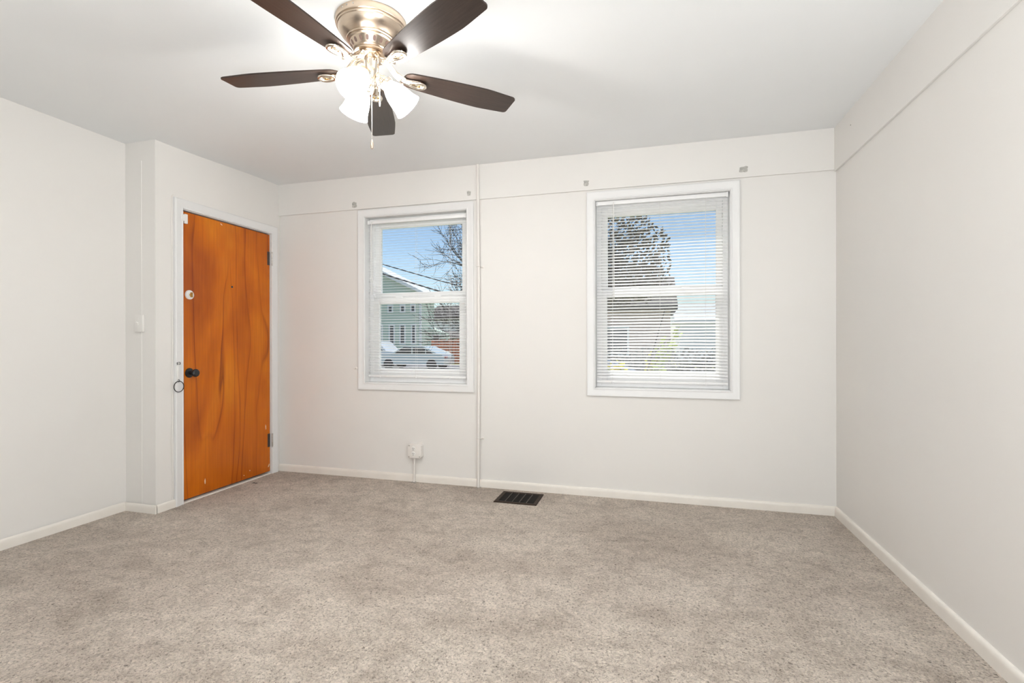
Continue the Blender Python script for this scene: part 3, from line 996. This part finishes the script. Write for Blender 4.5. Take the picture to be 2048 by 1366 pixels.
bl_mesh = iron_mesh = scr_mesh = None
first = None
for k in range(5):
    a = PHI0 + k * 2 * PI / 5
    if first is None:
        bl = MB().prism(outline, -0.003, 0.003, lambda u, v, h: (u, v, h), 0.001).build('fan_blade', M['blade'], fan)
        ir = blade_iron().build('blade_iron', M['nickel_bright'], fan)
        srs = [MB().lathe([(0.0055, 0.0), (0.0055, 0.0015), (0.003, 0.003), (0, 0.003)], 14, Matrix.Translation((x, y, -0.214)) @ Matrix.Rotation(PI, 4, 'X')).build('iron_screw', M['brass'], ir)
               for x, y in ((0.182, 0.0), (0.208, 0.009), (0.208, -0.009))]
        first = (bl, ir, srs)
    else:
        bl = first[0].copy(); C.objects.link(bl); bl.parent = fan
        ir = first[1].copy(); C.objects.link(ir); ir.parent = fan
        for q in first[2]:
            sr = q.copy(); C.objects.link(sr); sr.parent = ir
    bl.location = (0, 0, BZ)
    bl.rotation_euler = (PITCH_B, 0, a)
    ir.rotation_euler = (0, 0, a)

# three lamps
SHP = [(0.0235, 0.0), (0.0265, 0.004), (0.0255, 0.012), (0.0285, 0.020), (0.0375, 0.036), (0.0455, 0.056), (0.0500, 0.080), (0.0535, 0.104), (0.0590, 0.124), (0.0625, 0.132)]
TH = 0.003
prof = SHP + [(r - TH, z - 0.0005) for r, z in reversed(SHP)]
for k in range(3):
    a = 0.547 + k * 2 * PI / 3
    tilt = math.radians(45)
    d = Vector((math.cos(a) * math.sin(tilt), math.sin(a) * math.sin(tilt), -math.cos(tilt)))
    neck = Vector((0.058 * math.cos(a), 0.058 * math.sin(a), -0.243))
    rot = d.to_track_quat('Z', 'Y').to_matrix().to_4x4()
    mtx = Matrix.Translation(neck) @ rot
    arm = MB()
    ca, sa = math.cos(a), math.sin(a)
    arm.tube([(0.014 * ca, 0.014 * sa, -0.216), (0.028 * ca, 0.028 * sa, -0.216), (0.041 * ca, 0.041 * sa, -0.222), tuple(neck - d * 0.012)], [0.010, 0.010, 0.011, 0.013], 14)
    arm.lathe([(0.0, -0.026), (0.014, -0.026), (0.017, -0.022), (0.018, -0.010), (0.0225, -0.006), (0.0305, -0.002), (0.0315, 0.004), (0.0300, 0.013), (0.0285, 0.014)], 28, mtx)
    arm.build('lamp_arm', M['nickel_bright'], fan, angle=30)
    sh = MB().lathe(prof, 40, mtx).build('lamp_shade', M['shade'], fan)
    MB().lathe([(0.0, 0.010), (0.011, 0.012), (0.012, 0.034), (0.019, 0.052), (0.023, 0.068), (0.020, 0.083), (0.010, 0.092), (0.0, 0.094)], 20, mtx).build('bulb', M['bulb'], sh)
    lt = light('lamp_light', 'POINT', tuple(neck + d * 0.112), LAMP_W, (1.0, 0.98, 0.95), fan, shadow_soft_size=0.028)

cw = Vector((0.52, -0.854, 0))     # sideways bearings of the two pull chains
pc = MB()
bx, by = 0.0095, -0.0125
pc.tube([(bx * 0.8, by * 0.8, -0.236), (bx, by, -0.246), (bx, by, -0.495)], 0.0013, 6)
for k in range(60):
    pc.lathe([(0, -0.0022), (0.0020, -0.0008), (0.0020, 0.0008), (0, 0.0022)], 6, Matrix.Translation((bx, by, -0.25 - k * 0.0041)))
ch1 = pc.build('pull_chain', M['steel'], fan)
MB().lathe([(0, 0.0), (0.003, -0.001), (0.0042, -0.008), (0.0066, -0.022), (0.0066, -0.029), (0.0048, -0.037), (0.0, -0.040)], 16, Matrix.Translation((bx, by, -0.495))).build('chain_fob', M['nickel'], ch1)
pc = MB()
bx, by = 0.030, 0.0145
pc.tube([(0.012, 0.006, -0.238), (0.025, 0.012, -0.244), (bx, by, -0.252), (bx, by, -0.325)], 0.0014, 6)
pc.lathe([(0, 0.0), (0.0025, -0.001), (0.0032, -0.010), (0.002, -0.022), (0, -0.023)], 12, Matrix.Translation((bx, by, -0.325)))
pc.build('pull_chain', M['cord'], fan)

# ------------------------------------------------------------------ outdoors
GZ = -0.60
struct(MB().box((-90, YB + 0.6, GZ - 0.3), (60, 120, GZ)).build('ground', M['lawn']), 'khaki grass outside the windows', 'ground')
struct(MB().box((-90, 24.0, GZ - 0.1), (60, 33.0, GZ + 0.02)).build('street', M['asphalt']), 'grey street behind the lawn where cars are parked', 'street')

def car(name, label, loc, paint_m, tall):
    root = thing(name, label, 'car', loc, 'cars parked outside')
    H = 1.72 if tall else 1.45
    if tall:
        prof_ = [(-2.25, 0.35), (-2.28, 0.95), (-2.15, 1.02), (-2.00, H - 0.08), (-1.80, H), (0.55, H), (0.80, H - 0.06), (1.35, 1.05), (2.15, 0.96), (2.30, 0.80), (2.30, 0.35)]
        gl = [(-1.90, 1.06), (-1.80, H - 0.12), (0.60, H - 0.12), (1.12, 1.06)]
        cuts = [(-1.86, -0.98), (-0.90, 0.02), (0.10, 1.08)]
    else:
        prof_ = [(-2.20, 0.32), (-2.25, 0.72), (-2.05, 0.86), (-1.25, 0.92), (-0.45, H - 0.03), (0.15, H), (0.95, H - 0.06), (1.75, 1.00), (2.10, 0.92), (2.22, 0.72), (2.20, 0.32)]
        gl = [(-1.05, 0.95), (-0.40, H - 0.09), (0.90, H - 0.12), (1.55, 0.98)]
        cuts = [(-1.0, 0.12), (0.20, 1.02), (1.08, 1.5)]
    fx = lambda u, v, h: (u, h, v)
    MB().prism(prof_, -0.86, 0.86, fx, 0.06).build('car_body', paint_m, root, angle=40)
    def inside(x, z0, z1):
        return [(x, z0), (x, z1)]
    def top_at(x):
        for (xa, za), (xb, zb) in zip(gl, gl[1:]):
            if xa <= x <= xb:
                return za + (zb - za) * (x - xa) / (xb - xa)
        return gl[0][1]
    for side in (-1, 1):
        for xa, xb in cuts:
            zb0 = gl[0][1] + 0.005
            p = [(xa, zb0), (xa, max(zb0 + 0.02, top_at(xa)))] + [(x, z) for x, z in gl if xa < x < xb] + [(xb, max(zb0 + 0.02, top_at(xb))), (xb, zb0)]
            MB().prism(p, 0.845 * side, 0.868 * side, fx).build('side_window', M['car_glass'], root, smooth=False)
    for x in (-1.42, 1.42):
        for y in (-0.80, 0.80):
            w_ = MB().lathe([(0.0, -0.10), (0.20, -0.10), (0.31, -0.09), (0.33, -0.06), (0.33, 0.06), (0.31, 0.09), (0.20, 0.10), (0.0, 0.10)], 24, Matrix.Translation((x, y, 0.33)) @ toY)
            w_.build('wheel', M['tyre'], root)
    MB().box((2.20, -0.75, 0.72), (2.31, -0.45, 0.84), 0.02).build('tail_light', M['tail_red'], root)
    return root

car('car', 'silver hatchback seen through the lower sash of the window nearest the wooden door', (-14.0, 28.0, GZ), M['car_silver'], False)
car('car', 'white sport utility car in front of the sage green house', (-18.4, 30.6, GZ), M['car_white'], True)
car('car', 'white car parked close outside the window farther from the wooden door', (-2.30, 11.7, GZ), M['car_white'], False)

# sage house
hs_ = thing('house', 'sage green gabled house outside the window nearest the wooden door', 'house', (-27.0, 44.0, GZ), 'houses across the street')
gab = [(-8.0, 0.0), (7.45, 0.0), (7.45, 5.95), (0.0, 9.6), (-8.0, 5.7)]
fx = lambda u, v, h: (u, h, v)
MB().prism(gab, -4.0, -1.2, fx).build('house_wall', M['sage'], hs_, smooth=False)
rf = MB()
rf.prism([(-0.4, 9.62), (0.0, 9.88), (7.95, 5.98), (7.95, 5.72)], -4.35, -1.0, fx)
rf.prism([(0.4, 9.62), (0.0, 9.88), (-8.5, 5.72), (-8.5, 5.46)], -4.35, -1.0, fx)
rf.build('house_roof', M['white_trim'], hs_, smooth=False)
MB().box((7.33, -4.06, 0), (7.50, -3.9, 5.9)).build('corner_board', M['white_trim'], hs_)
for x, z0, z1, w_ in ((3.45, 1.52, 3.10, 0.36), (4.65, 1.52, 3.10, 0.36), (5.70, 1.52, 3.10, 0.36), (6.78, 1.52, 3.10, 0.26), (5.72, 4.36, 4.86, 0.30), (6.72, 4.36, 4.86, 0.28), (4.5, 4.36, 4.86, 0.3)):
    fw = MB()
    rect_frame(fw, (x - w_ / 2 - 0.12, z0 - 0.12, x + w_ / 2 + 0.12, z1 + 0.12), 0.12, -4.08, -3.98, 0.0)
    fo_ = fw.build('house_window', M['white_trim'], hs_)
    MB().box((x - w_ / 2, -4.03, z0), (x + w_ / 2, -3.99, z1)).build('pane', M['pane_dark'], fo_)
MB().prism([(7.45, 0.0), (9.0, 0.0), (9.0, 2.4), (7.45, 3.0)], -2.5, -1.2, fx).build('side_wing', M['sage'], hs_, smooth=False)
wfr = MB()
rect_frame(wfr, (7.9, 1.3, 8.6, 2.3), 0.1, -2.58, -2.5, 0.0)
wfo = wfr.build('house_window', M['white_trim'], hs_)
MB().box((8.0, -2.54, 1.4), (8.5, -2.51, 2.2)).build('pane', M['pane_dark'], wfo)

nb = thing('house', 'long pale house with a dark shingle roof behind the bare tree', 'house', (-25.0, 62.0, GZ), 'houses across the street')
MB().box((-4.2, 0, 0), (9.0, 8, 4.75)).build('house_wall', M['pale_wall'], nb)
MB().prism([(-0.4, 4.7), (-0.4, 4.9), (4.0, 6.75), (8.4, 4.9), (8.4, 4.7)], -4.6, 9.4, lambda u, v, h: (h, u, v)).build('house_roof', M['roof_dark'], nb, smooth=False)

sh_ = thing('shed', 'low grey roofed shed behind the red fence', 'shed', (-18.7, 45.0, GZ))
MB().box((-1.9, 0, 0), (1.9, 3, 2.0)).build('shed_wall', M['pale_wall'], sh_)
MB().prism([(-0.3, 1.95), (-0.3, 2.1), (1.5, 2.75), (3.3, 2.1), (3.3, 1.95)], -2.2, 2.2, lambda u, v, h: (h, u, v)).build('shed_roof', M['roof_dark'], sh_, smooth=False)

fn = thing('fence', 'red brown board fence beyond the parked silver hatchback', 'fence', (-13.4, 36.0, GZ))
for k in range(30):
    x = -3.3 + k * 0.24
    MB().box((x, 0, 0), (x + 0.225, 0.03, 1.86 + 0.03 * math.sin(k * 2.3)), 0.004).build('fence_board', M['fence'], fn)
for z in (0.4, 1.5):
    MB().box((-3.3, 0.03, z), (3.9, 0.08, z + 0.09)).build('fence_rail', M['fence'], fn)

# power lines sagging across the street
for (p, q), where, r in ((((-14.0, 16.0, 5.40), (-3.5, 16.0, 2.20)), 'upper', 0.020), (((-14.0, 16.0, 5.12), (-3.5, 16.0, 1.78)), 'lower', 0.028)):
    P, Q = Vector(p), Vector(q)
    pts = [P.lerp(Q, k / 24) + Vector((0, 0, -0.10 * math.sin(PI * k / 24))) for k in range(25)]
    tag(MB().tube(pts, r, 6).build('power_line', M['cable']), where + ' of the two black power lines crossing the sky', 'power line', 'power lines outside')

for x, h_, lab in ((-14.0, 6.6, 'tall weathered pole carrying the upper ends of the two power lines'), (-3.5, 3.2, 'short weathered pole holding the lower ends of the two power lines')):
    po = thing('utility_pole', lab, 'pole', (x, 16.125, GZ), 'poles of the power lines')
    MB().lathe([(0.0, 0.0), (0.11, 0.0), (0.09, h_), (0.0, h_)], 16).build('pole_shaft', M['bark'], po)

# bare trees
def grow(mb, p, d, length, rad, depth, rnd, spread, up):
    n = 4
    pts = [p]
    rads = [rad]
    cur, dd = p.copy(), d.copy()
    for k in range(n):
        dd = (dd + Vector((rnd.uniform(-1, 1), rnd.uniform(-1, 1), rnd.uniform(-1, 1))) * 0.16 + Vector((0, 0, up))).normalized()
        cur = cur + dd * (length / n)
        pts.append(cur.copy())
        rads.append(rad * (1 - 0.42 * (k + 1) / n))
    mb.tube(pts, rads, 6 if rad > 0.02 else 4)
    if depth <= 0:
        return
    for i in range(2, n + 1):
        for _ in range(2 if i < n else 3):
            ax = Vector((rnd.uniform(-1, 1), rnd.uniform(-1, 1), rnd.uniform(-0.6, 1))).normalized()
            nd = (dd * (1 - spread) + ax * spread).normalized()
            if rnd.random() < 0.86:
                grow(mb, pts[i], nd, length * rnd.uniform(0.55, 0.78), max(0.004, rads[i] * 0.55), depth - 1, rnd, spread, up)

bt = thing('bare_tree', 'leafless tree outside the window nearest the wooden door, crossing the power lines', 'tree', (-2.75, 9.3, GZ))
MB().tube([(0, 0, 0), (0.02, 0.02, 0.9), (-0.04, 0, 1.9), (-0.02, 0, 3.0), (0.15, 0.1, 4.4)], [0.19, 0.15, 0.13, 0.11, 0.08], 10).build('trunk', M['bark'], bt)
br = MB()
rnd = random.Random(12)
for base, d, ln, rd in (((-0.04, 0, 2.55), (-0.78, 0.0, 0.62), 0.95, 0.040), ((-0.02, 0, 2.9), (-0.55, 0.1, 0.82), 1.0, 0.036), ((-0.04, 0, 1.9), (-0.93, 0.1, 0.30), 0.85, 0.030), ((-0.04, 0, 2.2), (-0.85, -0.1, 0.40), 0.8, 0.028), ((0, 0, 3.4), (-0.6, 0.2, 0.75), 0.9, 0.03), ((0, 0, 1.75), (-0.97, 0.0, 0.12), 0.8, 0.024), ((0.1, 0, 3.9), (0.5, 0.3, 0.8), 0.8, 0.03)):
    grow(br, Vector(base), Vector(d).normalized(), ln, rd, 3, rnd, 0.52, 0.03)
br.build('branches', M['bark'], bt)

def foliage(mb, c, rx, ry, rz, n, size, rnd, hollow=0.25):
    b = mb.bm
    for _ in range(n):
        while True:
            v = Vector((rnd.uniform(-1, 1), rnd.uniform(-1, 1), rnd.uniform(-1, 1)))
            if hollow < v.length < 1:
                break
        p = Vector((c[0] + v.x * rx, c[1] + v.y * ry, c[2] + v.z * rz))
        a = Vector((rnd.uniform(-1, 1), rnd.uniform(-1, 1), rnd.uniform(-1, 1))).normalized()
        t = a.orthogonal().normalized()
        s = size * rnd.uniform(0.6, 1.3)
        w = a.cross(t)
        b.faces.new([b.verts.new(p + t * s), b.verts.new(p + w * s * 0.45 + t * s * 0.2), b.verts.new(p - t * s), b.verts.new(p - w * s * 0.45 + t * s * 0.1)])

bk = thing('brown_tree', 'dense brown leaved tree outside the window farther from the wooden door', 'tree', (-1.6, 14.0, GZ))
MB().tube([(0, 0, 0), (0.05, 0, 1.2), (-0.05, 0, 2.6), (0, 0, 5.2)], [0.22, 0.18, 0.15, 0.05], 10).build('trunk', M['bark'], bk)
lf = MB()
rnd = random.Random(5)
foliage(lf, (0, 0, 4.0), 2.1, 1.8, 1.5, 4200, 0.085, rnd, 0.0)
foliage(lf, (0.6, 0, 3.3), 1.5, 1.4, 0.7, 1500, 0.075, rnd, 0.0)
lf.build('foliage', M['leaf_brown'], bk, smooth=False)
br = MB()
for k in range(9):
    a = rnd.uniform(0, 2 * PI)
    grow(br, Vector((0, 0, rnd.uniform(2.2, 3.8))), Vector((math.cos(a), math.sin(a) * 0.6, 0.6)).normalized(), 1.1, 0.035, 2, rnd, 0.5, 0.05)
br.build('branches', M['bark'], bk)

yb = thing('young_tree', 'young tree with sparse yellow and green leaves, closest to the windows', 'tree', (-0.15, 5.3, GZ))
st_ = MB()
rnd = random.Random(21)
st_.tube([(0, 0, 0), (0.02, 0.0, 0.7), (0.10, 0.02, 1.4), (0.28, 0.0, 2.05)], [0.018, 0.014, 0.010, 0.005], 7)
tips = []
for z0, dx, dz in ((0.9, -0.38, 0.45), (1.05, 0.18, 0.42), (1.15, -0.3, 0.30), (1.3, 0.24, 0.36), (1.5, 0.26, 0.25), (0.8, -0.26, 0.62), (0.95, 0.10, 0.55)):
    p0 = Vector((0.02 + (z0 - 0.7) * 0.11, 0, z0))
    p1 = p0 + Vector((dx, rnd.uniform(-0.15, 0.15), dz))
    st_.tube([p0, p0.lerp(p1, 0.5) + Vector((0, 0, 0.04)), p1], [0.007, 0.005, 0.003], 5)
    tips += [p0.lerp(p1, t) for t in (0.45, 0.7, 0.85, 1.0)]
st_.build('stem', M['bark'], yb)
for nm, mm, sel in (('yellow_leaves', M['leaf_yellow'], lambda p: p.x < 0.15), ('green_leaves', M['leaf_green'], lambda p: p.x >= 0.02)):
    l_ = MB()
    for p in tips:
        if sel(p):
            foliage(l_, p, 0.08, 0.08, 0.08, 6, 0.045, rnd, 0.0)
    l_.build(nm, mm, yb, smooth=False)

bh = thing('brick_house', 'pinkish brick house with a dark roof behind the brown leaved tree', 'house', (-3.2, 24.0, GZ), 'houses across the street')
MB().box((-5.0, 0, 0), (4.0, 7, 3.2)).build('house_wall', M['brick'], bh)
MB().prism([(-0.4, 3.15), (-0.4, 3.35), (3.5, 5.1), (7.4, 3.35), (7.4, 3.15)], -5.4, 4.3, lambda u, v, h: (h, u, v)).build('house_roof', M['roof_dark'], bh, smooth=False)
for x in (-2.0, 1.6):
    fw = MB()
    rect_frame(fw, (x - 0.55, 1.0, x + 0.55, 2.4), 0.09, -0.06, 0.02, 0.0)
    fo_ = fw.build('house_window', M['white_trim'], bh)
    MB().box((x - 0.46, -0.03, 1.09), (x + 0.46, 0.0, 2.31)).build('pane', M['pane_dark'], fo_)

ph = thing('house', 'low white house beyond the hedge', 'house', (6.5, 40.0, GZ), 'houses across the street')
MB().box((-4.5, 0, 0), (5.0, 7, 3.2)).build('house_wall', M['pale_wall'], ph)
MB().prism([(-0.4, 3.15), (-0.4, 3.35), (3.5, 4.7), (7.4, 3.35), (7.4, 3.15)], -4.9, 5.4, lambda u, v, h: (h, u, v)).build('house_roof', M['pale_wall'], ph, smooth=False)

hd = MB()
rnd = random.Random(9)
for k in range(9):
    foliage(hd, (-1.2 + k * 0.75, 0, 0.72), 0.65, 0.5, 0.78, 700, 0.07, rnd, 0.0)
o = hd.build('hedge', M['hedge_leaf'], smooth=False)
o.location = (0.2, 17.5, GZ)
tag(o, 'grey green hedge across the lawn outside the window farther from the wooden door', 'hedge')
